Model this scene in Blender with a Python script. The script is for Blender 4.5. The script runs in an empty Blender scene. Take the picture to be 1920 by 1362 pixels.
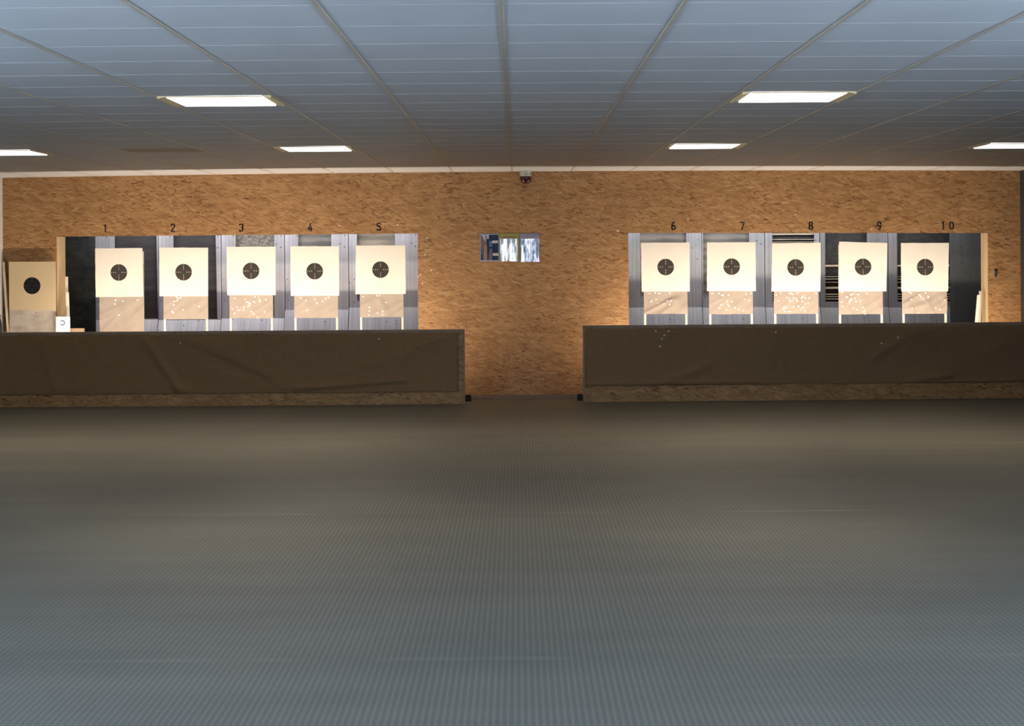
import bpy, bmesh, math, random
from mathutils import Vector, Matrix, noise as mnoise

# ------------------------------------------------------------------ camera, world, light
SC = bpy.context.scene
C = SC.collection
F, VX, VY, CAMZ, ROLL = 3297.0, 970.0, 471.0, 1.73, 0.007
cd = bpy.data.cameras.new('camera')
cam = bpy.data.objects.new('camera', cd)
C.objects.link(cam)
cd.sensor_width = 36.0
cd.lens = 36.0 * F / 1920.0
cd.shift_x = -10.0 / 1920.0
cd.shift_y = -210.0 / 1920.0
cd.clip_start, cd.clip_end = 0.05, 100
cam.location = (0, 0, CAMZ)
cam.rotation_euler = (math.pi / 2, ROLL, 0)
SC.camera = cam

w = bpy.data.worlds.new('world')
SC.world = w
w.use_nodes = True
w.node_tree.nodes['Background'].inputs[0].default_value = (0.55, 0.72, 1.0, 1)
w.node_tree.nodes['Background'].inputs[1].default_value = 0.3

SC.view_settings.view_transform = 'Standard'
SC.view_settings.look = 'None'
SC.view_settings.gamma = 1.0
SC.view_settings.use_curve_mapping = False
SC.view_settings.exposure = 0.0
SC.cycles.use_denoising = True
SC.cycles.max_bounces = 8
SC.cycles.diffuse_bounces = 5
SC.cycles.glossy_bounces = 3
SC.cycles.sample_clamp_indirect = 6.0
SC.cycles.caustics_reflective = False

TUBE_COL = (1.0, 0.85, 0.69)
TUBE_W = 15.0            # watts of each tube behind the parapets
CEIL_COL = (1.0, 0.84, 0.62)
CEIL_W = 16.0            # watts of each ceiling light
DAY_COL = (0.56, 0.73, 1.0)
DAY_SIDE = 52.0           # strength of the added daylight side panes
TRAP_COL = (0.98, 0.96, 0.99)
TRAP_W = 7.0            # watts of each unseen light added above the traps
DAY_BACK = 11.0           # strength of the daylit back panes


def area(name, loc, aim, sx, sy, watts, col, spread=180):
    l = bpy.data.lights.new(name, 'AREA')
    l.shape = 'RECTANGLE'
    l.size, l.size_y = sx, sy
    l.energy = watts
    l.color = col
    l.spread = math.radians(spread)
    o = bpy.data.objects.new(name, l)
    C.objects.link(o)
    o.location = loc
    o.rotation_euler = Vector(aim).to_track_quat('-Z', 'Y').to_euler()
    return o


# ------------------------------------------------------------------ helpers
def P(px, py, D):
    """photo pixel at depth D -> world point"""
    xc, yc = (px - VX) * D / F, -(py - VY) * D / F
    c, s = math.cos(ROLL), math.sin(ROLL)
    return Vector((xc * c + yc * s, D, CAMZ - xc * s + yc * c))


def zc(x):
    return 2.68 - 0.031 * (x / 6.0) ** 2


class MB:
    """collects shapes for ONE mesh object"""

    def __init__(self):
        self.bm = bmesh.new()

    def poly(self, pts, mi=0):
        f = self.bm.faces.new([self.bm.verts.new(p) for p in pts])
        f.material_index = mi
        return f

    def box(self, a, b, mi=0, bev=0.0):
        x0, y0, z0 = a
        x1, y1, z1 = b
        v = [self.bm.verts.new(p) for p in ((x0, y0, z0), (x1, y0, z0), (x1, y1, z0), (x0, y1, z0),
                                            (x0, y0, z1), (x1, y0, z1), (x1, y1, z1), (x0, y1, z1))]
        fs = []
        for q in ((0, 3, 2, 1), (4, 5, 6, 7), (0, 1, 5, 4), (1, 2, 6, 5), (2, 3, 7, 6), (3, 0, 4, 7)):
            f = self.bm.faces.new([v[i] for i in q])
            f.material_index = mi
            fs.append(f)
        if bev:
            es = list({e for f in fs for e in f.edges})
            r = bmesh.ops.bevel(self.bm, geom=es, offset=bev, segments=2, affect='EDGES', profile=0.5)
            for f in r['faces']:
                f.material_index = mi
        return v

    def prism(self, pts, n, mi=0, mi_side=None):
        """flat outline pts (list of Vector) extruded by vector n"""
        n = Vector(n)
        a = [self.bm.verts.new(p) for p in pts]
        b = [self.bm.verts.new(Vector(p) + n) for p in pts]
        f = self.bm.faces.new(a); f.material_index = mi
        f = self.bm.faces.new(b[::-1]); f.material_index = mi
        for i in range(len(pts)):
            j = (i + 1) % len(pts)
            f = self.bm.faces.new((a[j], a[i], b[i], b[j]))
            f.material_index = mi if mi_side is None else mi_side

    def disc(self, c, r, y, mi, n=14, th=0.0008):
        pts = [Vector((c[0] + r * math.cos(2 * math.pi * i / n), y, c[1] + r * math.sin(2 * math.pi * i / n))) for i in range(n)]
        self.prism(pts, (0, th, 0), mi)

    def lathe(self, prof, n=24, mi=0, center=(0, 0)):
        """prof: (r, z, material) from top to bottom around the vertical axis"""
        rings = []
        for r, z in prof:
            if r < 1e-5:
                rings.append([self.bm.verts.new((center[0], center[1], z))])
            else:
                rings.append([self.bm.verts.new((center[0] + r * math.cos(2 * math.pi * i / n),
                                                 center[1] + r * math.sin(2 * math.pi * i / n), z)) for i in range(n)])
        for k in range(len(rings) - 1):
            A, B = rings[k], rings[k + 1]
            for i in range(n):
                j = (i + 1) % n
                if len(A) == 1 and len(B) == 1:
                    continue
                if len(A) == 1:
                    f = self.bm.faces.new((A[0], B[i], B[j]))
                elif len(B) == 1:
                    f = self.bm.faces.new((A[j], A[i], B[0]))
                else:
                    f = self.bm.faces.new((A[j], A[i], B[i], B[j]))
                f.material_index = mi

    def build(self, name, mats, parent=None, loc=None, smooth=False):
        bmesh.ops.recalc_face_normals(self.bm, faces=self.bm.faces[:])
        me = bpy.data.meshes.new(name)
        self.bm.to_mesh(me)
        self.bm.free()
        if not isinstance(mats, (list, tuple)):
            mats = [mats]
        for m in mats:
            me.materials.append(m)
        if smooth:
            for p in me.polygons:
                p.use_smooth = True
        o = bpy.data.objects.new(name, me)
        C.objects.link(o)
        if parent is not None:
            o.parent = parent
        if loc is not None:
            o.location = loc
        return o


def empty(name, loc, rz=0.0):
    o = bpy.data.objects.new(name, None)
    C.objects.link(o)
    o.location = loc
    o.rotation_euler = (0, 0, rz)
    o.empty_display_size = 0.1
    return o


def tag(o, label, cat=None, group=None):
    o['label'] = label
    if cat:
        o['category'] = cat
    if group:
        o['group'] = group
    return o


def struct(o):
    o['kind'] = 'structure'
    return o


# ------------------------------------------------------------------ materials
class NT:
    def __init__(self, name):
        self.m = bpy.data.materials.new(name)
        self.m.use_nodes = True
        self.t = self.m.node_tree
        self.b = self.t.nodes['Principled BSDF']

    def n(self, kind, **kw):
        nd = self.t.nodes.new(kind)
        for k, v in kw.items():
            setattr(nd, k, v)
        return nd

    def link(self, a, b):
        self.t.links.new(a, b)

    def coord(self, which='Object'):
        return self.n('ShaderNodeTexCoord').outputs[which]

    def mapping(self, src, scale=(1, 1, 1), rot=(0, 0, 0), loc=(0, 0, 0)):
        m = self.n('ShaderNodeMapping')
        m.inputs['Scale'].default_value = scale
        m.inputs['Rotation'].default_value = rot
        m.inputs['Location'].default_value = loc
        self.link(src, m.inputs['Vector'])
        return m.outputs[0]

    def omap(self, src, scale, ang, loc):
        """turn by ang about Y first, then stretch"""
        m = self.n('ShaderNodeMapping', vector_type='TEXTURE')
        m.inputs['Scale'].default_value = tuple(1.0 / q for q in scale)
        m.inputs['Rotation'].default_value = (0, ang, 0)
        m.inputs['Location'].default_value = loc
        self.link(src, m.inputs['Vector'])
        return m.outputs[0]

    def noise(self, src, scale, detail=3, rough=0.55, dist=0.0):
        t = self.n('ShaderNodeTexNoise')
        t.inputs['Scale'].default_value = scale
        t.inputs['Detail'].default_value = detail
        t.inputs['Roughness'].default_value = rough
        t.inputs['Distortion'].default_value = dist
        self.link(src, t.inputs['Vector'])
        return t

    def vor(self, src, scale=1.0, feature='F1', rnd=1.0):
        t = self.n('ShaderNodeTexVoronoi', feature=feature)
        t.inputs['Scale'].default_value = scale
        t.inputs['Randomness'].default_value = rnd
        self.link(src, t.inputs['Vector'])
        return t

    def ramp(self, src, stops, interp='LINEAR'):
        r = self.n('ShaderNodeValToRGB')
        r.color_ramp.interpolation = interp
        el = r.color_ramp.elements
        while len(el) < len(stops):
            el.new(0.5)
        for e, (p, c) in zip(el, stops):
            e.position = p
            e.color = (*c, 1) if len(c) == 3 else c
        self.link(src, r.inputs[0])
        return r.outputs[0]

    def mix(self, fac, a, b, mode='MIX'):
        m = self.n('ShaderNodeMix', data_type='RGBA', blend_type=mode)
        ins = [i for i in m.inputs if i.enabled]
        for inp, v in zip((m.inputs[0], m.inputs[6], m.inputs[7]), (fac, a, b)):
            if hasattr(v, 'links'):
                self.link(v, inp)
            elif isinstance(v, (int, float)):
                inp.default_value = v
            else:
                inp.default_value = (*v, 1)
        return m.outputs[2]

    def math(self, op, a, b=None, c=None):
        m = self.n('ShaderNodeMath', operation=op)
        for i, v in enumerate((a, b, c)):
            if v is None:
                continue
            if hasattr(v, 'links'):
                self.link(v, m.inputs[i])
            else:
                m.inputs[i].default_value = v
        return m.outputs[0]

    def sep(self, src):
        s = self.n('ShaderNodeSeparateXYZ')
        self.link(src, s.inputs[0])
        return s.outputs

    def col(self, v):
        if hasattr(v, 'links'):
            self.link(v, self.b.inputs['Base Color'])
        else:
            self.b.inputs['Base Color'].default_value = (*v, 1)

    def bump(self, h, strength=0.3, dist=0.01):
        bp = self.n('ShaderNodeBump')
        bp.inputs['Strength'].default_value = strength
        bp.inputs['Distance'].default_value = dist
        self.link(h, bp.inputs['Height'])
        self.link(bp.outputs[0], self.b.inputs['Normal'])

    def set(self, rough=0.6, metal=0.0, spec=0.5, coat=0.0):
        self.b.inputs['Roughness'].default_value = rough
        self.b.inputs['Metallic'].default_value = metal
        self.b.inputs['Specular IOR Level'].default_value = spec
        self.b.inputs['Coat Weight'].default_value = coat
        self.b.inputs['Coat Roughness'].default_value = 0.01
        return self.m


def simple(name, col, rough=0.6, metal=0.0, spec=0.4, var=0.12, scale=9.0, coat=0.0):
    t = NT(name)
    nz = t.noise(t.coord(), scale, 4)
    a = tuple(c * (1 - var) for c in col)
    b = tuple(min(1, c * (1 + var)) for c in col)
    t.col(t.ramp(nz.outputs['Fac'], [(0.3, a), (0.7, b)]))
    return t.set(rough, metal, spec, coat)


def emissive(name, col, s):
    t = NT(name)
    t.col((0.8, 0.8, 0.8))
    t.b.inputs['Emission Color'].default_value = (*col, 1)
    t.b.inputs['Emission Strength'].default_value = s
    return t.set(0.5)


def osb(name, gain=1.0, seams=()):
    """oriented strand board: flakes mostly lying along X, facing -Y"""
    t = NT(name)
    co = t.coord()
    wob = t.noise(co, 6.5, 3, 0.6)
    vm = t.n('ShaderNodeVectorMath', operation='MULTIPLY_ADD')
    t.link(wob.outputs['Color'], vm.inputs[0])
    vm.inputs[1].default_value = (0.06, 0, 0.055)
    t.link(co, vm.inputs[2])
    v = vm.outputs[0]
    g = gain
    tones = [(0.0, (0.215 * g, 0.112 * g, 0.043 * g)), (0.35, (0.280 * g, 0.150 * g, 0.059 * g)),
             (0.7, (0.325 * g, 0.180 * g, 0.073 * g)), (1.0, (0.385 * g, 0.226 * g, 0.099 * g))]
    base = None
    for k, (ang, sx, sz) in enumerate(((0.05, 6, 42), (0.25, 7, 46), (-0.22, 6.5, 44), (-0.08, 5, 36), (0.5, 9, 50))):
        vv = t.vor(t.omap(v, (sx, 1, sz), ang, (k * 3.1, 0, k * 1.7)))
        sc = t.n('ShaderNodeSeparateColor')
        t.link(vv.outputs['Color'], sc.inputs[0])
        c = t.ramp(sc.outputs[0], tones)
        if base is None:
            base = c
        else:
            keep = t.math('MULTIPLY', t.math('GREATER_THAN', sc.outputs[1], 0.55), 0.7)
            base = t.mix(keep, base, c)
    # fibre grain in three directions
    for k, (ang, fx, fz) in enumerate(((0.03, 11, 95), (0.3, 22, 80), (-0.27, 20, 85))):
        fb = t.noise(t.omap(v, (fx, 1, fz), ang, (k * 2.3, 0, k)), 1.6, 4, 0.6, 0.6)
        lo = 0.84 if k == 0 else 0.92
        base = t.mix(1.0, base, t.ramp(fb.outputs['Fac'], [(0.32, (lo, lo - 0.01, lo - 0.03)), (0.68, (2.0 - lo, 2.0 - lo, 2.01 - lo))]), 'MULTIPLY')
    # sparse dark, reddish and pale flakes
    dk, rd, pl = (0.085 * g, 0.034 * g, 0.011 * g), (0.185 * g, 0.070 * g, 0.020 * g), (0.44 * g, 0.29 * g, 0.14 * g)
    clus = t.ramp(t.noise(co, 2.6, 3, 0.6).outputs['Fac'], [(0.38, (0.25, 0.25, 0.25)), (0.58, (1, 1, 1))])
    for k, (ang, sx, sz, th, colr) in enumerate(((0.04, 5, 36, 0.965, rd), (-0.18, 7, 44, 0.955, rd), (0.2, 7.5, 46, 0.955, rd),
                                                 (0.08, 9, 66, 0.945, dk), (-0.35, 11, 66, 0.965, dk), (0.38, 11, 70, 0.965, dk),
                                                 (-0.1, 7, 80, 0.945, dk), (-0.12, 6, 64, 0.95, pl), (0.14, 7, 66, 0.95, pl), (0.9, 13, 66, 0.98, dk),
                                                 (0.0, 22, 70, 0.95, dk))):
        vv = t.vor(t.omap(v, (sx, 1, sz), ang, (k * 7.3 + 1, 0, k * 5.1)))
        sc = t.n('ShaderNodeSeparateColor')
        t.link(vv.outputs['Color'], sc.inputs[0])
        m1 = t.math('GREATER_THAN', sc.outputs[0], th - (0.018 if colr is dk else 0.0))
        m2 = t.math('LESS_THAN', vv.outputs['Distance'], 0.36)
        base = t.mix(t.math('MULTIPLY', t.math('MULTIPLY', m1, m2), 0.55 if colr is pl else t.math('MULTIPLY', clus, 0.85)), base, colr)
    blotch = t.noise(co, 0.9, 3)
    base = t.mix(1.0, base, t.ramp(blotch.outputs['Fac'], [(0.3, (0.90, 0.88, 0.86)), (0.7, (1.06, 1.06, 1.06))]), 'MULTIPLY')
    xs = t.sep(co)[0]
    for sx in seams:
        d = t.math('ABSOLUTE', t.math('SUBTRACT', xs, sx))
        base = t.mix(t.math('MULTIPLY', t.math('LESS_THAN', d, 0.003), 0.22), base, (0.12, 0.07, 0.03))
    t.col(base)
    return t.set(0.62, 0, 0.3)


def floor_mat():
    t = NT('ribbed_rubber_mat')
    co = t.coord()
    s = t.sep(co)
    X, Y = s[0], s[1]
    sx = t.math('SINE', t.math('MULTIPLY', X, 2 * math.pi / 0.0265))
    sy = t.math('SINE', t.math('ADD', t.math('MULTIPLY', Y, 2 * math.pi / 0.042),
                               t.math('MULTIPLY', t.math('SIGN', sx), 1.5)))
    rib = t.math('MULTIPLY_ADD', sx, 0.5, 0.5)
    stud = t.math('MULTIPLY_ADD', sy, 0.5, 0.5)
    hgt = t.math('MULTIPLY', rib, t.math('MULTIPLY_ADD', stud, 0.3, 0.7))
    col = t.ramp(hgt, [(0.25, (0.130, 0.128, 0.106)), (0.9, (0.186, 0.182, 0.154))])
    big = t.noise(co, 0.55, 4)
    col = t.mix(1.0, col, t.ramp(big.outputs['Fac'], [(0.3, (0.86, 0.87, 0.86)), (0.7, (1.1, 1.08, 1.05))]), 'MULTIPLY')
    streak = t.noise(t.mapping(co, (0.25, 2.2, 1)), 1.2, 4)
    col = t.mix(1.0, col, t.ramp(streak.outputs['Fac'], [(0.35, (0.93, 0.93, 0.93)), (0.65, (1.07, 1.06, 1.05))]), 'MULTIPLY')
    # scuffed seams between the mat lengths
    for yy in (7.47, 11.62, 15.62):
        nz = t.noise(t.mapping(co, (0.6, 0.2, 1)), 1.3, 2)
        d = t.math('ABSOLUTE', t.math('SUBTRACT', Y, yy))
        m = t.math('MULTIPLY', t.math('LESS_THAN', d, 0.028), t.math('MULTIPLY_ADD', nz.outputs['Fac'], 1.8, -0.80))
        m = t.math('MAXIMUM', m, 0.0)
        col = t.mix(m, col, (0.33, 0.29, 0.23))
    t.col(col)
    t.bump(hgt, 0.15, 0.003)
    return t.set(0.58, 0, 0.35)


def card_mat(name, paper, ink, ring, faint):
    """pistol target card: object origin is the bullseye centre, rings in the XZ plane"""
    t = NT(name)
    co = t.coord()
    s = t.sep(co)
    r = t.math('SQRT', t.math('ADD', t.math('MULTIPLY', s[0], s[0]), t.math('MULTIPLY', s[2], s[2])))
    nz = t.noise(co, 3.0, 3)
    pc = t.ramp(nz.outputs['Fac'], [(0.3, tuple(c * 0.95 for c in paper)), (0.7, paper)])
    rr = t.math('DIVIDE', r, 0.025)
    fr = t.math('ABSOLUTE', t.math('SUBTRACT', t.math('FRACT', t.math('ADD', rr, 0.5)), 0.5))
    line = t.math('LESS_THAN', fr, 0.045)
    inside = t.math('LESS_THAN', r, 0.252)
    black = t.math('LESS_THAN', r, 0.1005)
    outer = t.math('MULTIPLY', t.math('MULTIPLY', line, inside), t.math('SUBTRACT', 1.0, black))
    pc = t.mix(t.math('MULTIPLY', outer, faint), pc, (0.25, 0.22, 0.18))
    ic = t.mix(t.math('MULTIPLY', line, 0.5), ink, ring)
    t.col(t.mix(black, pc, ic))
    return t.set(0.85, 0, 0.15)


def steel_mat(name, col, metal=0.35, rough=0.5):
    t = NT(name)
    co = t.coord()
    st = t.noise(t.mapping(co, (42, 1, 0.8)), 1.0, 3)
    bl = t.noise(co, 2.2, 4)
    a = tuple(c * 0.78 for c in col)
    b = tuple(min(1, c * 1.12) for c in col)
    c1 = t.ramp(st.outputs['Fac'], [(0.3, a), (0.7, b)])
    c1 = t.mix(1.0, c1, t.ramp(bl.outputs['Fac'], [(0.3, (0.8, 0.8, 0.82)), (0.7, (1.1, 1.1, 1.1))]), 'MULTIPLY')
    v = t.vor(co, 16.0)
    sc = t.n('ShaderNodeSeparateColor')
    t.link(v.outputs['Color'], sc.inputs[0])
    spot = t.math('MULTIPLY', t.math('LESS_THAN', v.outputs['Distance'], 0.17), t.math('GREATER_THAN', sc.outputs[0], 0.72))
    c1 = t.mix(t.math('MULTIPLY', spot, 0.75), c1, (0.05, 0.05, 0.055))
    t.col(c1)
    return t.set(rough, metal, 0.5)


def striped_rubber(name, col, period=0.016, amp=0.5, rough=0.45):
    t = NT(name)
    co = t.coord()
    z = t.sep(co)[2]
    sn = t.math('MULTIPLY_ADD', t.math('SINE', t.math('MULTIPLY', z, 2 * math.pi / period)), 0.5, 0.5)
    nz = t.noise(t.mapping(co, (1.5, 1, 6)), 2.0, 4)
    a = tuple(c * (1 - amp) for c in col)
    c1 = t.ramp(sn, [(0.2, a), (0.8, col)])
    c1 = t.mix(1.0, c1, t.ramp(nz.outputs['Fac'], [(0.3, (0.6, 0.6, 0.6)), (0.7, (1.3, 1.3, 1.3))]), 'MULTIPLY')
    t.col(c1)
    return t.set(rough, 0, 0.4)


def worn_mat(name, dark, light, scale=26):
    t = NT(name)
    co = t.coord()
    nz = t.noise(t.mapping(co, (1, 1, 1.6)), scale, 5, 0.7)
    g = t.noise(co, 2.0, 2)
    m = t.math('ADD', t.math('MULTIPLY', nz.outputs['Fac'], 0.75), t.math('MULTIPLY', g.outputs['Fac'], 0.3))
    t.col(t.ramp(m, [(0.42, dark), (0.66, light)]))
    return t.set(0.5, 0.2, 0.5)


def ply_mat(name, col, sx=30, sz=2.0):
    t = NT(name)
    co = t.coord()
    st = t.noise(t.mapping(co, (sx, sx, sz)), 1.2, 4)
    t.col(t.ramp(st.outputs['Fac'], [(0.3, tuple(c * 0.82 for c in col)), (0.7, tuple(min(1, c * 1.08) for c in col))]))
    return t.set(0.6, 0, 0.3)


def laminate(name, col, bump=0.05):
    t = NT(name)
    nz = t.noise(t.coord(), 14.0, 3)
    t.col(col)
    wv = t.noise(t.mapping(t.coord(), (1, 1, 0.5)), 20.0, 2)
    t.bump(wv.outputs['Fac'], bump, 0.006)
    t.b.inputs['Coat IOR'].default_value = 1.9
    return t.set(0.7, 0, 0.1, 1.0)


M = {}
seams = [P(300, 400, 21).x, P(862, 400, 21).x, P(1098, 400, 21).x, P(1545, 400, 21).x]
M['osb'] = osb('osb_board', 1.12, seams)
M['osb_base'] = osb('osb_parapet_board', 1.3)
M['floor'] = floor_mat()
M['ceil'] = simple('painted_ceiling_panel', (0.60, 0.60, 0.60), 0.55, var=0.05, scale=1.2)
M['ceil_brown'] = simple('stained_ceiling_panel', (0.50, 0.42, 0.30), 0.6, var=0.05, scale=2)
M['tbar'] = simple('tan_ceiling_bar', (0.52, 0.43, 0.33), 0.35, var=0.1, scale=2)
M['cross'] = simple('pale_ceiling_seam', (0.64, 0.63, 0.61), 0.5, var=0.1, scale=0.8)
M['plaster'] = simple('white_plaster', (0.62, 0.62, 0.60), 0.8, var=0.1, scale=14)
M['darkwall'] = simple('dark_wall', (0.03, 0.03, 0.03), 0.8, var=0.2)
M['trapwall'] = simple('trap_room_wall', (0.16, 0.16, 0.165), 0.8, var=0.2)
M['ply'] = ply_mat('jamb_plywood', (0.74, 0.54, 0.30))
M['slat'] = ply_mat('pale_pine_slat', (0.78, 0.68, 0.50))
M['post'] = ply_mat('white_pine_post', (0.85, 0.76, 0.64))
M['cap'] = simple('brown_cap_board', (0.30, 0.21, 0.13), 0.6, var=0.2, scale=6)
M['cloth'] = simple('brown_canvas', (0.262, 0.157, 0.075), 0.9, spec=0.1, var=0.07, scale=30)
M['kraft'] = simple('kraft_paper', (0.43, 0.365, 0.30), 0.85, spec=0.15, var=0.05, scale=7)
M['paster'] = simple('white_paster', (0.92, 0.90, 0.86), 0.7, var=0.02)
M['black'] = simple('black_paint', (0.012, 0.011, 0.010), 0.6, var=0.1)
M['ink_num'] = simple('card_numeral', (0.86, 0.78, 0.66), 0.8, var=0.02)
M['ink_faint'] = simple('faint_numeral', (0.72, 0.65, 0.53), 0.8, var=0.02)
M['hole'] = simple('bullet_hole', (0.012, 0.01, 0.009), 0.8, var=0.1)
M['ink_dim'] = simple('dimmed_numeral', (0.10, 0.095, 0.085), 0.8, var=0.02)  # numerals of the leaning card, weak light put into their colour
M['card'] = card_mat('target_card', (0.90, 0.85, 0.74), (0.050, 0.044, 0.038), (0.13, 0.115, 0.095), 0.07)
M['card_dim'] = card_mat('leaning_target_card', (0.60, 0.47, 0.29), (0.010, 0.010, 0.012), (0.018, 0.018, 0.018), 0.22)  # same card in weaker light, the dimness put into its colours
M['steel'] = steel_mat('grey_steel', (0.46, 0.45, 0.475))
M['steel_blue'] = steel_mat('blue_grey_steel', (0.36, 0.37, 0.385))
M['steel_dark'] = steel_mat('dark_steel', (0.115, 0.12, 0.12))
M['steel_mid'] = steel_mat('mid_steel', (0.21, 0.21, 0.215))
M['rubber'] = striped_rubber('black_rubber', (0.055, 0.050, 0.052))
M['trapdark'] = worn_mat('dark_trap_back', (0.006, 0.007, 0.007), (0.03, 0.03, 0.028), 18)
M['rubber_flat'] = worn_mat('black_rubber_sheet', (0.010, 0.012, 0.012), (0.040, 0.046, 0.042), 6)
M['mottled'] = worn_mat('mottled_rubber', (0.05, 0.045, 0.04), (0.36, 0.32, 0.27), 34)
M['greyback'] = striped_rubber('grey_back_plate', (0.22, 0.20, 0.18), 0.11, 0.35)
M['tanback'] = striped_rubber('tan_back_plate', (0.30, 0.26, 0.21), 0.13, 0.4)
M['slatmetal'] = simple('brass_slat', (0.46, 0.40, 0.30), 0.45, 0.2, var=0.2, scale=4)
M['white_tube'] = emissive('lit_tube', TUBE_COL, 6.0)
M['white'] = simple('white_metal', (0.75, 0.75, 0.73), 0.45, var=0.03)
M['lightframe'] = simple('light_frame', (0.78, 0.58, 0.30), 0.4, var=0.05)
M['diffuser'] = emissive('lit_diffuser', (1.0, 0.97, 0.93), 3.2)
M['pane_side'] = emissive('added_side_pane', DAY_COL, DAY_SIDE)
M['pane_back'] = emissive('daylit_back_pane', (0.72, 0.84, 1.0), DAY_BACK)
_t = M['pane_back'].node_tree          # the view out: sky between tree trunks
_n = NT.__new__(NT)
_n.m, _n.t, _n.b = M['pane_back'], _t, _t.nodes['Principled BSDF']
_f = _n.noise(_n.mapping(_n.coord(), (9, 1, 1.6)), 1.5, 4, 0.65)
_t.links.new(_n.ramp(_f.outputs['Fac'], [(0.44, (0.01, 0.015, 0.03)), (0.50, (0.35, 0.45, 0.62)), (0.56, (0.9, 0.95, 1.0))]), _n.b.inputs['Emission Color'])
M['winframe'] = simple('window_frame_white', (0.7, 0.7, 0.7), 0.5, var=0.05)
M['alarm_grey'] = simple('alarm_base_grey', (0.30, 0.31, 0.28), 0.25, spec=0.5, var=0.05)
M['alarm_red'] = simple('alarm_dome_red', (0.035, 0.004, 0.010), 0.2, spec=0.6, var=0.1)
M['navy'] = simple('navy_plastic', (0.004, 0.007, 0.028), 0.4, var=0.3, scale=20)
M['block'] = ply_mat('tan_block_wood', (0.42, 0.30, 0.18))
M['tan_sack'] = simple('tan_scrap', (0.20, 0.18, 0.16), 0.8, var=0.2, scale=14)
M['sheet_grey'] = worn_mat('grimy_backing_sheet', (0.42, 0.38, 0.33), (0.66, 0.58, 0.46), 5)
M['sheet_white'] = simple('white_card_sheet', (0.70, 0.76, 0.84), 0.6, var=0.02)
M['logo_blue'] = simple('blue_print', (0.05, 0.15, 0.42), 0.6, var=0.05)
M['print_grey'] = simple('grey_print', (0.36, 0.38, 0.40), 0.7, var=0.05)
M['red'] = simple('red_print', (0.45, 0.06, 0.04), 0.6, var=0.05)
M['strip'] = simple('lamplit_floor_strip', (0.17, 0.155, 0.145), 0.7, var=0.1, scale=12)
M['hookmetal'] = simple('blued_steel_hook', (0.08, 0.10, 0.13), 0.4, 0.6, var=0.2)

# ------------------------------------------------------------------ room shell
XL, XR, D_W, D_END, D_BACK = P(5, 400, 21).x, P(1913, 400, 21).x, 21.0, 23.7, -3.0

b = MB()
b.box((XL - 0.1, D_BACK - 0.1, -0.08), (XR + 0.1, D_END, 0.0))
fl = struct(b.build('floor', M['floor']))

# ceiling: gently sagging slab with tan bars running away and thin cross seams
XCOL0, XCOL, YROW0, YROW = -0.057, 0.704, 6.75, 0.636
NX = 40
xs = [XL - 0.1 + (XR - XL + 0.2) * i / NX for i in range(NX + 1)]


def strip_along_x(mb, x0, x1, y0, y1, dz0, dz1, n, mi=0):
    pts = [x0 + (x1 - x0) * i / n for i in range(n + 1)]
    rows = []
    for x in pts:
        z = zc(x)
        rows.append([mb.bm.verts.new(p) for p in ((x, y0, z + dz0), (x, y1, z + dz0), (x, y1, z + dz1), (x, y0, z + dz1))])
    for a, c in zip(rows, rows[1:]):
        for k in range(4):
            l = (k + 1) % 4
            f = mb.bm.faces.new((a[k], a[l], c[l], c[k]))
            f.material_index = mi
    f = mb.bm.faces.new(rows[0][::-1]); f.material_index = mi
    f = mb.bm.faces.new(rows[-1]); f.material_index = mi


b = MB()
strip_along_x(b, xs[0], xs[-1], D_BACK - 0.1, D_END, 0.0, 0.08, NX)
ceil = struct(b.build('ceiling', M['ceil']))
b = MB()
for k in range(-9, 10):
    x = XCOL0 + XCOL * k
    if XL < x < XR:
        b.box((x - 0.0075, D_BACK, zc(x) - 0.0035), (x + 0.0075, D_W - 0.001, zc(x) + 0.004))
g = b.build('ceiling_bar', M['tbar'], ceil)
tag(g, 'tan bars running towards the far wall')
b = MB()
r = -15
while YROW0 + YROW * r < D_W - 0.2:
    y = YROW0 + YROW * r
    if y > D_BACK:
        for k in range(-9, 9):
            x0, x1 = XCOL0 + XCOL * k + 0.009, XCOL0 + XCOL * (k + 1) - 0.009
            if x0 > XL and x1 < XR:
                strip_along_x(b, x0, x1, y - 0.0018, y + 0.0018, -0.0006, 0.004, 2)
    r += 1
g = b.build('ceiling_seam', M['cross'], ceil)
b = MB()
x0, x1 = XCOL0 - 5 * XCOL + 0.01, XCOL0 - 4 * XCOL - 0.01
strip_along_x(b, x0, x1, YROW0 + 14 * YROW + 0.004, YROW0 + 15 * YROW - 0.004, -0.002, 0.004, 3)
tag(b.build('ceiling_panel', M['ceil_brown'], ceil), 'brownish stained panel at left')

# far wall of strand board with two openings
op = [(P(105.5, 444, D_W), P(783, 438, D_W)), (P(1178, 437, D_W), P(1852.5, 437, D_W))]
SILL = 0.715
TH = 0.022
b = MB()
cuts = [XL - 0.05]
for a, c in op:
    cuts += [a.x, c.x]
cuts.append(XR + 0.05)
for i in range(0, 6, 2):
    n = 8
    for q in range(n):
        xa = cuts[i] + (cuts[i + 1] - cuts[i]) * q / n
        xb = cuts[i] + (cuts[i + 1] - cuts[i]) * (q + 1) / n
        zt = min(zc(xa), zc(xb)) + 0.004
        b.box((xa, D_W, -0.02), (xb, D_W + TH, zt + 0.01))
for (a, c) in op:
    b.box((a.x, D_W, -0.02), (c.x, D_W + TH, SILL))
    n = 12
    for q in range(n):
        xa, xb = a.x + (c.x - a.x) * q / n, a.x + (c.x - a.x) * (q + 1) / n
        za = a.z + (c.z - a.z) * (q + 0.5) / n
        b.box((xa, D_W, za), (xb, D_W + TH, min(zc(xa), zc(xb)) + 0.014))
random.seed(4)
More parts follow.
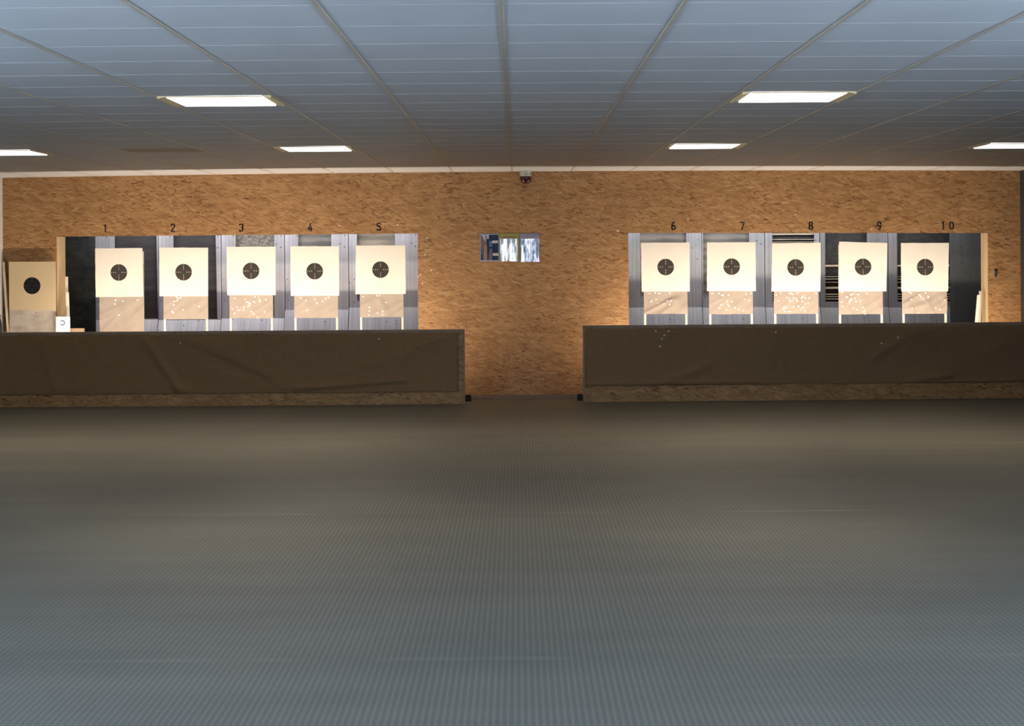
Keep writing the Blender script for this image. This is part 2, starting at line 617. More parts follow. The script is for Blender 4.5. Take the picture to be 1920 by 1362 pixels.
for (px, py) in ((1290, 411), (1160, 434), (1492, 402), (745, 422), (636, 424), (801, 447), (788, 515), (792, 532),
                 (808, 507), (1634, 430), (784, 519), (1157, 433), (797, 478)):
    p = P(px, py, D_W)
    b.disc((p.x, p.z), 0.0065, D_W - 0.001, 1, 8)
for k in range(44):
    px = random.choice((random.uniform(190, 800), random.uniform(1150, 1850)))
    p = P(px, random.uniform(404, 434), D_W)
    b.disc((p.x, p.z), random.uniform(0.0025, 0.005), D_W - 0.0006, 2, 6, 0.0005)
wall = struct(b.build('wall_far', [M['osb'], M['paster'], M['hole']]))

# jamb boards lining the openings
REV = 0.40
for (a, c), depth in zip(op, ((0.42, 0.30), (0.30, 0.33))):
    for x, sgn, d, lab in ((a.x, -1, depth[0], 'left'), (c.x, 1, depth[1], 'right')):
        b = MB()
        zt = (a.z if sgn < 0 else c.z)
        b.box((min(x, x + sgn * 0.03), D_W + TH, SILL), (max(x, x + sgn * 0.03), D_W + d, zt))
        b.build('opening_jamb', M['ply'], wall)

# ---- stencilled numbers, painted on the wall
def stroke(mb, pts, wd, org, h, y):
    for (x0, z0), (x1, z1) in zip(pts, pts[1:]):
        d = Vector((x1 - x0, z1 - z0))
        L = d.length
        d /= L
        nrm = Vector((-d.y, d.x)) * wd / 2
        e = d * (wd * 0.12)
        q = [(x0 - e.x + nrm.x, z0 - e.y + nrm.y), (x1 + e.x + nrm.x, z1 + e.y + nrm.y),
             (x1 + e.x - nrm.x, z1 + e.y - nrm.y), (x0 - e.x - nrm.x, z0 - e.y - nrm.y)]
        mb.prism([Vector((org[0] + u * h, y, org[1] + v * h)) for u, v in q], (0, 0.0008, 0))


def arc(cx, cz, rx, rz, a0, a1, n=9):
    return [(cx + rx * math.cos(math.radians(a0 + (a1 - a0) * i / n)), cz + rz * math.sin(math.radians(a0 + (a1 - a0) * i / n)))
            for i in range(n + 1)]


GL = {  # stencil strokes in a box 0.56 wide, 1 high, centred on 0
    '1': [[(-0.10, 0.30), (0.02, 0.42)], [(0.05, 0.46), (0.05, -0.02)], [(0.05, -0.06), (0.05, -0.46)]],
    '2': [arc(0, 0.22, 0.21, 0.22, 165, 100), arc(0, 0.22, 0.21, 0.22, 78, -35), [(0.13, 0.05), (-0.16, -0.30)], [(-0.20, -0.40), (-0.06, -0.40)], [(0.02, -0.42), (0.24, -0.42)]],
    '3': [arc(0, 0.21, 0.20, 0.21, 160, 105), arc(0, 0.21, 0.20, 0.21, 80, -70), arc(0, -0.20, 0.21, 0.22, 68, -80), arc(0, -0.20, 0.21, 0.22, 255, 200)],
    '4': [[(0.12, 0.46), (-0.02, 0.14)], [(-0.05, 0.08), (-0.19, -0.20)], [(-0.24, -0.24), (0.06, -0.24)], [(0.15, -0.24), (0.28, -0.24)], [(0.12, 0.10), (0.12, -0.46)]],
    '5': [[(-0.17, 0.42), (-0.17, 0.06)], [(-0.08, 0.42), (0.20, 0.42)], arc(-0.01, -0.16, 0.21, 0.25, 120, 20), arc(-0.01, -0.16, 0.21, 0.25, 0, -80), arc(-0.01, -0.16, 0.21, 0.25, 255, 200)],
    '6': [[(0.14, 0.40), (0.0, 0.44), (-0.10, 0.34), (-0.17, 0.16), (-0.20, -0.05)], arc(0, -0.19, 0.20, 0.24, 175, 262), arc(0, -0.19, 0.20, 0.24, 282, 525)],
    '7': [[(-0.24, 0.42), (0.0, 0.42)], [(0.07, 0.42), (0.24, 0.42)], [(0.20, 0.33), (0.08, 0.0)], [(0.06, -0.06), (-0.08, -0.46)]],
    '8': [arc(0, 0.22, 0.18, 0.21, 100, 255), arc(0, 0.22, 0.18, 0.21, 80, -75), arc(0, -0.22, 0.21, 0.23, 100, 260), arc(0, -0.22, 0.21, 0.23, 80, -80)],
    '9': [arc(0, 0.19, 0.20, 0.24, -5, 82), arc(0, 0.19, 0.20, 0.24, 102, 300), [(0.20, 0.05), (0.17, -0.16), (0.10, -0.34), (0.0, -0.44), (-0.14, -0.40)]],
    '0': [arc(0, 0, 0.22, 0.44, 100, 260), arc(0, 0, 0.22, 0.44, 80, -80)],
}
NUMS = [('1', 196.9, 428.7), ('2', 324, 427.7), ('3', 452.2, 427), ('4', 581.1, 426), ('5', 710.3, 425.6),
        ('6', 1262.8, 424.1), ('7', 1391.8, 424.1), ('8', 1520.2, 423.4), ('9', 1648.5, 423.4), ('10', 1776.6, 423.3)]
for s, px, py in NUMS:
    p = P(px, py, D_W)
    b = MB()
    if s == '10':
        for ch, dx in (('1', -0.055), ('0', 0.048)):
            for st in GL[ch]:
                stroke(b, st, 0.165, (p.x + dx, p.z), 0.102, D_W - 0.001)
    else:
        for st in GL[s]:
            stroke(b, st, 0.165, (p.x, p.z), 0.102, D_W - 0.001)
    o = b.build('stencil_number', M['black'], wall)
    tag(o, 'black stencilled number %s above its target' % s)

# side, back and trap-room walls
b = MB()
WIN = [(1.6, 3.6), (4.2, 6.2)]          # unseen side windows in depth, added to brighten near floor and ceiling
def side_wall(name, x0, x1):
    b = MB()
    ys = [D_BACK - 0.1] + [v for wdw in WIN for v in wdw] + [D_END]
    for i in range(0, len(ys), 2):
        b.box((x0, ys[i], -0.05), (x1, ys[i + 1], 2.66))
    for y0, y1 in WIN:
        b.box((x0, y0, -0.05), (x1, y1, 0.9))
        b.box((x0, y0, 2.2), (x1, y1, 2.66))
    return struct(b.build(name, M['plaster'] if x0 < 0 else M['darkwall']))


side_wall('wall_left', XL - 0.12, XL)
side_wall('wall_right', XR, XR + 0.12)
wn = 1


def window(n, x, y0, y1):
    b = MB()
    t = 0.05
    xa, xb = x - 0.04, x + 0.04
    b.box((xa, y0, 0.9), (xb, y0 + t, 2.2)); b.box((xa, y1 - t, 0.9), (xb, y1, 2.2))
    b.box((xa, y0 + t, 0.9), (xb, y1 - t, 0.9 + t)); b.box((xa, y0 + t, 2.2 - t), (xb, y1 - t, 2.2))
    ym = (y0 + y1) / 2
    b.box((xa, ym - t / 2, 0.9 + t), (xb, ym + t / 2, 2.2 - t))
    o = struct(b.build('window_%d' % n, M['winframe']))
    p = MB()
    p.box((x - 0.006, y0 + t, 0.9 + t), (x + 0.006, ym - t / 2, 2.2 - t))
    p.box((x - 0.006, ym + t / 2, 0.9 + t), (x + 0.006, y1 - t, 2.2 - t))
    p.build('window_pane', M['pane_side'], o)


for y0, y1 in WIN:
    window(wn, XL - 0.06, y0, y1); wn += 1
    window(wn, XR + 0.06, y0, y1); wn += 1

BW = [(-0.46, 0.03), (0.07, 0.62)]
b = MB()
cx = [XL - 0.1] + [v for q in BW for v in q] + [XR + 0.1]
for i in range(0, len(cx), 2):
    b.box((cx[i], D_BACK - 0.12, -0.05), (cx[i + 1], D_BACK, 2.66))
for x0, x1 in BW:
    b.box((x0, D_BACK - 0.12, -0.05), (x1, D_BACK, 0.95))
    b.box((x0, D_BACK - 0.12, 2.07), (x1, D_BACK, 2.66))
struct(b.build('wall_back', M['trapwall']))
for x0, x1 in BW:
    b = MB(); p = MB()
    t, z0, z1, ya, yb = 0.03, 0.95, 2.07, D_BACK - 0.1, D_BACK - 0.02
    b.box((x0, ya, z0), (x0 + t, yb, z1)); b.box((x1 - t, ya, z0), (x1, yb, z1))
    b.box((x0 + t, ya, z0), (x1 - t, yb, z0 + t)); b.box((x0 + t, ya, z1 - t), (x1 - t, yb, z1))
    nb = 2
    wv = (x1 - x0 - 2 * t) / nb
    for k in range(nb):
        xa, xb = x0 + t + wv * k, x0 + t + wv * (k + 1)
        if k:
            b.box((xa - 0.01, ya, z0 + t), (xa + 0.01, yb, z1 - t))
        p.box((xa + (0.01 if k else 0), D_BACK - 0.065, z0 + t), (xb - (0.01 if k < nb - 1 else 0), D_BACK - 0.055, z1 - t))
    o = struct(b.build('window_%d' % wn, M['winframe'])); wn += 1
    p.build('window_pane', M['pane_back'], o)

b = MB()
b.box((XL - 0.1, D_END, -0.05), (XR + 0.1, D_END + 0.1, 2.66))
struct(b.build('wall_end', M['trapwall']))

# paler floor strip in place of lamplight at the foot of the wall between the parapets
b = MB()
b.box((P(882, 745, 20.6).x, 20.58, 0.0), (P(1086, 745, 20.6).x, D_W - 0.002, 0.012), bev=0.003)
struct(b.build('trim_1', M['strip']))

# ------------------------------------------------------------------ parapets (left and right)
def fold_fn(folds, D):
    segs = []
    for (ax, ay, bx, by, wd, amp) in folds:
        A, B = P(ax, ay, D), P(bx, by, D)
        segs.append((A.x, A.z, B.x, B.z, wd, amp))

    def f(x, z):
        h = 0.0
        for ax, az, bx, bz, wd, amp in segs:
            dx, dz = bx - ax, bz - az
            L2 = dx * dx + dz * dz
            t = ((x - ax) * dx + (z - az) * dz) / L2
            tc = max(0.0, min(1.0, t))
            d = math.hypot(x - ax - tc * dx, z - az - tc * dz)
            h += 2.4 * amp * math.exp(-(d / wd) ** 2)
        h += 0.006 * mnoise.noise((x * 1.1, z * 2.0, 3.0)) + 0.002 * mnoise.noise((x * 5, z * 5, 9.0))
        return h
    return f


def parapet(x0, x1, d0, d1, h, cl, folds, label, dots, lanes, inner, clabel):
    """x0..x1 along the face; cl = (cloth left, right, bottom z, top z)"""
    ang = math.atan2(d1 - d0, x1 - x0)
    L = math.hypot(x1 - x0, d1 - d0)
    root = empty('parapet', (x0, d0, 0), ang)
    tag(root, label, 'barrier', 'waist high parapets in front of the targets')
    b = MB()
    b.box((0, 0, 0.0), (L, 0.022, h - 0.034))
    for px, py in dots[1]:
        p = P(px, py, d0)
        b.disc((p.x - x0, p.z), 0.007, -0.002, 1, 10)
    b.build('front_board', [M['osb_base'], M['paster']], root)
    b = MB()
    b.box((-0.0, -0.012, h - 0.034), (L, 0.05, h), bev=0.004)
    b.build('top_board', M['cap'], root)
    b = MB()
    if inner == 'right':
        b.box((L + 0.001, -0.008, 0.0), (L + 0.019, 0.075, h), bev=0.003)
    else:
        b.box((-0.019, -0.008, 0.0), (-0.001, 0.075, h), bev=0.003)
    b.build('end_board', M['cap'], root)
    # hidden ledge with the lamps that light the targets
    b = MB()
    b.box((0.02, 0.024, 0.0), (L - 0.02, 0.07, 0.38))
    b.build('lamp_ledge', M['osb_base'], root)
    for lx in lanes:
        b = MB()
        n = 10
        cx = lx - x0
        ring = [(0.105 + 0.012 * math.cos(2 * math.pi * i / n), 0.445 + 0.012 * math.sin(2 * math.pi * i / n)) for i in range(n)]
        a = [b.bm.verts.new((cx - 0.30, y, z)) for y, z in ring]
        c = [b.bm.verts.new((cx + 0.30, y, z)) for y, z in ring]
        b.bm.faces.new(a); b.bm.faces.new(c[::-1])
        for i in range(n):
            j = (i + 1) % n
            b.bm.faces.new((a[i], a[j], c[j], c[i]))
        b.box((cx - 0.31, 0.068, 0.38), (cx + 0.31, 0.125, 0.42), 1)
        b.build('fluorescent_tube', [M['white_tube'], M['white']], root)
        dd = d0 + (lx - x0) / L * (d1 - d0)
        area('tube_light', (lx, dd + 0.108, 0.46), (0, 0.55, 0.83), 0.62, 0.03, TUBE_W, TUBE_COL)
    # cloth with folds
    fn = fold_fn(folds, d0)
    b = MB()
    nx, nz = int(L * 42), 40
    ca, cb, zb, zt = cl
    grid = []
    for i in range(nx + 1):
        u = i / nx
        x = ca + (cb - ca) * u
        col = []
        for j in range(nz + 1):
            v = j / nz
            wz = zb + 0.006 * mnoise.noise((x * 2.3, 0, 1))
            z = wz + (zt - wz) * v
            e = min(1.0, min(v, 1 - v) * 8 + 0.25)
            col.append((x, -0.012 - max(0.0, 0.010 + fn(x + x0, z)) * e, z))
        grid.append(col)
    fr = [[b.bm.verts.new(p) for p in col] for col in grid]
    bk = [[b.bm.verts.new((p[0], p[1] + 0.002, p[2])) for p in col] for col in grid]
    for i in range(nx):
        for j in range(nz):
            b.bm.faces.new((fr[i][j], fr[i + 1][j], fr[i + 1][j + 1], fr[i][j + 1]))
            b.bm.faces.new((bk[i][j + 1], bk[i + 1][j + 1], bk[i + 1][j], bk[i][j]))
    for i in range(nx):
        b.bm.faces.new((fr[i][0], bk[i][0], bk[i + 1][0], fr[i + 1][0]))
        b.bm.faces.new((fr[i][nz], fr[i + 1][nz], bk[i + 1][nz], bk[i][nz]))
    for j in range(nz):
        b.bm.faces.new((fr[0][j], fr[0][j + 1], bk[0][j + 1], bk[0][j]))
        b.bm.faces.new((fr[nx][j], bk[nx][j], bk[nx][j + 1], fr[nx][j + 1]))
    for px, py in dots[0]:
        p = P(px, py, d0)
        yy = -0.016 - max(0.0, 0.010 + fn(p.x, p.z))
        b.disc((p.x - x0, p.z), 0.010, yy, 1, 10)
    o = b.build('cloth_cover', [M['cloth'], M['paster']], root, smooth=True)
    tag(o, clabel)
    return root


# measured target geometry, all in photo pixels
TG = [  # card corners TL TR BR BL, bull centre, paper (left, right, bottom)
    ((178.4, 466.1), (266.7, 465.2), (268.6, 556.4), (179.4, 557.4), (222.8, 511.2), (186.3, 269.3, 624)),
    ((298.9, 464.7), (390, 464.5), (390, 555.8), (298.9, 555.8), (344.2, 510.7), (306.4, 389.6, 599.2)),
    ((424.7, 463.1), (516.7, 462.6), (516.7, 553.7), (426, 553.9), (470.7, 508.2), (430.2, 511.4, 597.4)),
    ((544.3, 462.2), (635.4, 461.9), (635.9, 554.6), (545.2, 555.1), (590.1, 508.8), (551.7, 633.6, 596.7)),
    ((667, 460.5), (759.7, 460.1), (760.7, 551.4), (666.6, 551.9), (713.5, 505.9), (674.9, 756.5, 595.3)),
    ((1201.8, 455.7), (1292.8, 454.8), (1293.3, 546.7), (1203.4, 547.4), (1248.2, 501), (1207.8, 1289.3, 589.3)),
    ((1325.7, 454.8), (1416.7, 454.5), (1417.2, 546.1), (1325.6, 546.1), (1371.9, 500.3), (1330.1, 1412.1, 589.7)),
    ((1447.9, 456.1), (1538.9, 455.2), (1538.2, 546.8), (1446.4, 546.8), (1491.8, 501.7), (1452, 1534.9, 589.1)),
    ((1573.3, 453.4), (1663.9, 455.9), (1661.8, 546.5), (1572.2, 546.8), (1618.2, 500.6), (1573.6, 1656, 590)),
    ((1689.3, 455.9), (1779.2, 455.7), (1777.8, 546.6), (1689.9, 546.6), (1734.8, 501.1), (1692.9, 1776, 588.9)),
]
D_T = 21.26
lanes_x = [P(t[4][0], t[4][1], D_T).x for t in TG]

xl1 = P(871.5, 690, 19.9).x
parapet(XL + 0.004, xl1 - 0.02, 19.9, 19.9, 0.848,
        (0.0, P(858, 690, 19.9).x - XL, 0.140, 0.806),
        [(268, 630, 345, 742, 0.045, 0.014), (300, 634, 500, 715, 0.05, -0.012), (560, 728, 760, 712, 0.03, 0.016),
         (640, 700, 830, 640, 0.07, 0.007), (780, 650, 858, 624, 0.02, 0.007), (800, 634, 858, 622, 0.015, 0.006),
         (80, 640, 110, 735, 0.06, 0.007), (330, 728, 352, 738, 0.05, 0.01), (380, 640, 560, 735, 0.09, 0.008)],
        'left parapet, strand board covered with creased brown canvas, under numbers 1 to 5',
        ([(338.7, 643.7), (711, 635.7)], []), [lanes_x[0] - 0.2 + (lanes_x[4] - lanes_x[0] + 0.5) * i / 5 for i in range(6)], 'right', 'creased dark brown canvas')
xr0 = P(1093.5, 690, 20.05).x
parapet(xr0 + 0.019, XR - 0.004, 20.05, 20.19, 0.874,
        (0.012, XR - 0.004 - xr0 - 0.019, 0.185, 0.832),
        [(1250, 715, 1330, 685, 0.05, 0.012), (1640, 668, 1740, 612, 0.05, 0.008), (1700, 718, 1790, 704, 0.03, 0.012),
         (1760, 700, 1900, 640, 0.1, 0.006), (1100, 722, 1420, 716, 0.025, 0.012), (1560, 722, 1920, 714, 0.02, 0.01)],
        'right parapet, strand board covered with smooth brown canvas, under numbers 6 to 10',
        ([(1229.5, 621), (1253.7, 621), (1245.5, 629.5), (1241, 635.7), (1237.7, 649.7), (1455.5, 623.7), (1686, 633.7), (1655, 644.7)],
         [(1453, 728)]), [lanes_x[5] - 0.3 + (lanes_x[9] - lanes_x[5] + 0.65) * i / 5 for i in range(6)], 'left', 'flatter dark brown canvas')

# small black blocks at the inner feet of the parapets
for px, lab in ((878, 'small black block on the floor at the inner end of the left parapet'),
                (1088, 'small black block on the floor at the inner end of the right parapet')):
    p = P(px, 748, 20.3)
    b = MB()
    b.box((-0.035, -0.04, 0.0), (0.035, 0.04, 0.062), bev=0.006)
    b.box((-0.028, -0.03, 0.062), (0.028, 0.03, 0.072), bev=0.003)
    o = b.build('floor_block', M['black'], loc=(p.x, 20.32, 0.0))
    tag(o, lab, 'block', 'black blocks beside the parapets')

# ------------------------------------------------------------------ target stands
def digit_mesh(mb, s, cx, cz, h, y, mi):
    for st in GL[s]:
        pts = st
        for (x0, z0), (x1, z1) in zip(pts[::3] if len(pts) > 3 else pts, (pts[::3] if len(pts) > 3 else pts)[1:]):
            d = Vector((x1 - x0, z1 - z0))
            if d.length < 1e-6:
                continue
            nn = Vector((-d.y, d.x)).normalized() * 0.13
            q = [(x0 + nn.x, z0 + nn.y), (x1 + nn.x, z1 + nn.y), (x1 - nn.x, z1 - nn.y), (x0 - nn.x, z0 - nn.y)]
            f = mb.bm.faces.new([mb.bm.verts.new((cx + u * h, y, cz + v * h)) for u, v in q])
            f.material_index = mi


def card_face(mb, corners, bull, D, th, mi_num, mi_faint, seed, holes=(), line=None):
    """corners/bull in px; geometry goes into mb relative to the bull centre"""
    o = P(bull[0], bull[1], D)
    cs = [P(x, y, D) - o for x, y in corners]
    rnd = random.Random(seed)
    pts = []
    for k in range(4):           # slightly uneven cut edges
        a, c = cs[k], cs[(k + 1) % 4]
        for i in range(8):
            q = a.lerp(c, i / 8)
            if i:
                q = q + Vector((rnd.uniform(-1, 1), 0, rnd.uniform(-1, 1))) * 0.0018
            pts.append(q)
    mb.prism([Vector((p.x, 0, p.z)) for p in pts], (0, th, 0), 0)
    mb.prism([Vector((p.x * 0.992 + 0.003, th + 0.0008, p.z * 0.992 - 0.002)) for p in cs], (0, th, 0), 0)
    for ring in range(9, 0, -1):
        rr = (10 - ring) * 0.025 + 0.0125
        if rr > 0.25:
            break
        mi = mi_num if ring >= 7 else mi_faint
        for dx, dz in ((1, 0), (-1, 0), (0, 1), (0, -1)):
            digit_mesh(mb, str(ring), dx * rr, dz * rr, 0.0125 if ring >= 7 else 0.010, -0.0006, mi)
    for px, py in holes:
        q = P(px, py, D) - o
        mb.disc((q.x, q.z), 0.0095, -0.001, 3, 10)
    if line:
        q0, q1 = P(line[0], line[2], D) - o, P(line[1], line[2], D) - o
        mb.prism([Vector((q0.x, -0.0006, q0.z)), Vector((q1.x, -0.0006, q1.z)), Vector((q1.x, -0.0006, q1.z + 0.005)),
                  Vector((q0.x, -0.0006, q0.z + 0.005))], (0, 0.0005, 0), 2)
    return o


def Z(pts, ox, oy=400.0, s=5.673):
    return [(ox + x / s, oy + y / s) for x, y in pts]


DOTS = [
    Z([(1226, 924), (1218, 966), (1304, 937), (1461, 922), (1263, 1083)], 0),
    Z([(288, 893), (330, 897), (308, 905), (295, 925), (265, 935), (258, 975), (528, 993), (360, 1028), (243, 1046), (253, 1059)], 280),
    Z([(905, 905), (1018, 915), (1035, 940), (1055, 950), (1070, 960), (1065, 978), (1048, 992), (1108, 938), (1118, 945), (1125, 888), (1160, 890),
       (1168, 920), (1175, 938), (1242, 920), (930, 997), (885, 1016), (948, 1030), (1005, 996), (1003, 1028), (903, 1067), (1082, 1048),
       (1106, 1067), (1223, 1048), (1150, 1107)], 280),
    Z([(193, 900), (245, 928), (343, 920), (362, 953), (424, 935), (457, 908), (490, 895), (257, 1034)], 530),
    Z([(857, 887), (1005, 876), (1033, 877), (1102, 947), (924, 1003), (923, 1040), (918, 1083), (1011, 1060), (1066, 1044), (1060, 1079)], 530),
    Z([(385, 853), (447, 848), (480, 852), (497, 852), (600, 850), (455, 912), (403, 930), (405, 940), (574, 932), (610, 926), (474, 964), (535, 962), (600, 972)], 1150),
    Z([(1053, 852), (1125, 853), (1155, 868), (1168, 875), (1225, 870), (1412, 860), (1466, 852), (1395, 915), (1442, 925), (1210, 935), (1264, 939),
       (1148, 973), (1217, 967), (1226, 988), (1130, 1007), (1203, 1028), (1293, 1006), (1334, 1022), (1385, 1036)], 1150),
    Z([(315, 870), (362, 850), (457, 852), (472, 850), (490, 860), (545, 850), (740, 852), (430, 895), (460, 908), (455, 930), (462, 938), (483, 925), (500, 897),
       (528, 912), (540, 935), (585, 905), (597, 890), (605, 880), (625, 900), (667, 900), (590, 935), (655, 950), (625, 965), (342, 930), (397, 995), (430, 997),
       (390, 1018), (412, 1012), (402, 1047), (440, 1043), (465, 1048), (500, 997), (550, 990), (602, 997), (582, 1020), (623, 1040)], 1400),
    Z([(1015, 840), (1113, 860), (1118, 870), (1140, 855), (1180, 860), (1195, 864), (1283, 855), (1064, 886), (1074, 893), (1113, 905), (1095, 925), (1115, 920), (1155, 905),
       (1093, 948), (1165, 940), (1210, 930), (1015, 942), (1020, 992), (1135, 1010), (1175, 1025), (1240, 997), (1260, 1035), (1245, 1050), (1263, 1070)], 1400),
    Z([(370, 840), (390, 848), (476, 862), (486, 870), (545, 850), (497, 888), (518, 912), (572, 880), (580, 890), (568, 900), (388, 913), (743, 920), (397, 1012), (648, 1008),
       (691, 1022), (468, 1056)], 1640, 400, 5.675),
]
LOOK = ['with long brown paper down to the parapet', 'with ten white pasters mostly at left on its paper', 'with many white pasters on its brown paper',
        'with eight white pasters on its brown paper', 'with creased brown paper and no shots in the black', 'with wavy creases in its brown paper',
        'with flat paper and scattered white pasters', 'with the most pasters and dark hits in the black', 'tilted slightly, with dark hits in its black',
        'with crumpled brown paper, rightmost of all targets']
HOLES = {7: Z([(465, 530), (455, 555), (447, 583), (510, 580)], 1400), 8: Z([(1237, 560), (1210, 588), (1272, 604), (1237, 577)], 1400)}
LINES = {1: (340, 346, 532), 2: (461, 479, 531), 7: (1492, 1504, 523.8), 8: (1608, 1632, 522.8)}
CREASE = {0: 0.006, 4: 0.010, 5: 0.014, 9: 0.015}
for i, (TL, TR, BR, BL, BC, (pl, pr, pb)) in enumerate(TG):
    base = P(BC[0], BC[1], D_T)
    root = empty('target_stand', (base.x, D_T, 0.0))
    tag(root, 'cream target card under number %d %s' % (i + 1, LOOK[i]), 'target', 'shooting targets on wooden stands in the openings')
    mb = MB()
    o = card_face(mb, (TL, TR, BR, BL), BC, D_T, 0.004, 1, 2, i, HOLES.get(i, ()), LINES.get(i))
    mb.build('target_card', [M['card'], M['ink_num'], M['ink_faint'], M['hole']], root, loc=(0, 0, base.z))
    # two posts and their foot
    zl = P(pl, 600, D_T).x - base.x
    zr = P(pr, 600, D_T).x - base.x
    ztop = P(TL[0], TL[1] + 6, D_T).z
    for x0 in (zl, zr - 0.026):
        b = MB()
        b.box((x0, 0.016, 0.0), (x0 + 0.026, 0.040, ztop), bev=0.002)
        b.build('post', M['post'], root)
    b = MB()
    b.box((zl - 0.03, -0.06, 0.0), (zl - 0.001, 0.12, 0.06), bev=0.003)
    b.box((zr + 0.001, -0.06, 0.0), (zr + 0.03, 0.12, 0.06), bev=0.003)
    b.box((zl - 0.03, 0.041, 0.05), (zr + 0.03, 0.06, 0.11), bev=0.003)
    b.build('foot', M['post'], root)
    # brown paper under the card, in front of the posts
    b = MB()
    ztp = P(pl, TL[1] + 30, D_T).z
    zbt = P(pl, pb, D_T).z
    am = CREASE.get(i, 0.005)
    nx, nz = 36, 40
    G = []

    def paper_y(x, z):
        vis = max(0.0, min(1.0, (min(P(*BL, D_T).z, P(*BR, D_T).z) - z - 0.002) * 11))
        y = 0.0125 - vis * min(0.012, max(-0.002, 1.6 * am * mnoise.noise((x * 9 + z * 4, z * 3.5 + i * 7, i * 2.0))))
        return y - vis * am * 1.6 * (1 - min(1, 3.5 * abs(mnoise.noise((x * 5 - z * 7, z * 2 + i * 5.0, 2.0)))))
    for a in range(nx + 1):
        x = zl + (zr - zl) * a / nx
        colv = []
        for c in range(nz + 1):
            z = zbt + (ztp - zbt) * c / nz + (0.004 * mnoise.noise((x * 5, i * 3.1, 0)) if c == 0 else 0)
            colv.append(b.bm.verts.new((x, paper_y(x, z), z)))
        G.append(colv)
    for a in range(nx):
        for c in range(nz):
            b.bm.faces.new((G[a][c], G[a + 1][c], G[a + 1][c + 1], G[a][c + 1]))
    for px, py in DOTS[i]:
        q = P(px, py, D_T)
        b.disc((q.x - base.x, q.z), 0.0112, paper_y(q.x - base.x, q.z) - 0.0028, 1, 12, 0.0006)
    b.build('brown_paper', [M['kraft'], M['paster']], root, smooth=True)

# ------------------------------------------------------------------ bullet traps behind the openings
D_S = 23.0
seam_px = [(176, 297), (297, 415), (415, 534), (534, 654), (654, 800), (1160, 1316), (1316, 1434), (1434, 1537), (1537, 1665), (1665, 1788)]
hole_px = [(215, 292.5, 598.5), (325, 403.5, 599), (442, 514.5, 596), (559, 621.5, 580), (669, 741, 565), (1200, 1287, 556), (1318, 1405, 556),
           (1448, 1527, 566), (1547, 1625, 566), (1682, 1780, 566)]
back = ['rubber', 'rubber', 'mottled', 'greyback', 'tanback', 'greyback', 'greyback', 'trapdark', 'trapdark', 'trapdark']
plate = ['steel', 'steel', 'steel', 'steel', 'steel', 'steel_blue', 'steel_blue', 'steel_blue', 'steel_mid', 'steel_mid']
TL_LAB = ['grey steel trap with black striped rubber, behind target 1', 'grey steel trap with black rubber right of target 2',
          'grey steel trap with mottled worn rubber above target 3', 'grey steel trap with curved grey recess above target 4',
          'grey steel trap with tan recess above target 5', 'speckled blue-grey steel trap behind target 6',
          'speckled blue-grey steel trap behind target 7', 'steel trap with dark slatted recess above target 8',
          'dark grey steel trap with pale horizontal slats left of target 9', 'darkest steel trap, behind target 10']
ZTOP = 2.4
for i in range(10):
    sl, sr = seam_px[i]
    hl, hr, hb = hole_px[i]
    xa, xb = P(sl, 500, D_S).x, P(sr, 500, D_S).x
    ha, hbx = P(hl, 440, D_S).x, P(hr, 440, D_S).x
    lean = P(hr + (4 if i < 2 else 2 if i > 7 else 0), 590, D_S).x
    zb = P(hl, hb, D_S).z
    root = empty('bullet_trap', ((xa + xb) / 2, D_S, 0))
    tag(root, TL_LAB[i], 'bullet trap', 'steel bullet traps behind the targets')
    ox = (xa + xb) / 2
    g_ = 0.004
    b = MB()
    z1 = P(hl, 577, D_S).z
    # frame pieces around the recess share one plate
    L_, R_ = xa - ox + g_, xb - ox - g_
    A_, B_, Bl = ha - ox, hbx - ox, lean - ox
    t = 0.02
    b.prism([Vector((L_, 0, max(zb, 0))), Vector((A_, 0, zb)), Vector((A_, 0, ZTOP)), Vector((L_, 0, ZTOP))], (0, t, 0))
    b.prism([Vector((Bl, 0, zb)), Vector((R_, 0, zb)), Vector((R_, 0, ZTOP)), Vector((B_, 0, ZTOP))], (0, t, 0))
    b.prism([Vector((L_, 0, 0)), Vector((R_, 0, 0)), Vector((R_, 0, zb)), Vector((L_, 0, zb))], (0, t, 0))
    b.prism([Vector((A_, 0, 2.2)), Vector((B_, 0, 2.2)), Vector((B_, 0, ZTOP)), Vector((A_, 0, ZTOP))], (0, t, 0))
    b.build('face_plate', M[plate[i]], root)
    # the recess behind
    dp = 0.09 if back[i] in ('rubber', 'trapdark') else 0.07
    b = MB()
    b.box((A_ - 0.03, dp, zb - 0.05), (max(B_, Bl) + 0.03, dp + 0.02, 2.25))
    b.build('back_curtain', M[back[i]], root)
    if i in (7, 8, 9):
        for (py, hpx) in (((439.5, 3), (449.5, 1.4), (454, 1.0)) if i == 7 else ()) + (
                (498.5, 3.2), (519, 1.3), (523.5, 1.5), (529.5, 1.0), (540, 3.6), (552, 1.5), (556.5, 1.0), (561, 1.3)):
            b = MB()
            z = P(hl, py, D_S + 0.06).z
            hh = hpx / 2 / 143.0
            b.box((A_ - 0.005, 0.045, z - hh), (max(B_, Bl) + 0.005, 0.075, z + hh))
            b.build('slat', M['slatmetal'], root)
    # lower deflector, tipped back so its face looks up a little
    b = MB()
    zl_ = min(z1, zb - 0.01)
    b.prism([Vector((L_, -0.20, 0.55)), Vector((L_, -0.18, 0.55)), Vector((L_, -0.008, zl_)), Vector((L_, -0.030, zl_))], (R_ - L_, 0, 0))
    b.box((L_ + 0.02, -0.185, 0.0), (L_ + 0.06, -0.02, 0.55))
    b.box((R_ - 0.06, -0.185, 0.0), (R_ - 0.02, -0.02, 0.55))
    b.build('lower_plate', M[plate[i]], root)

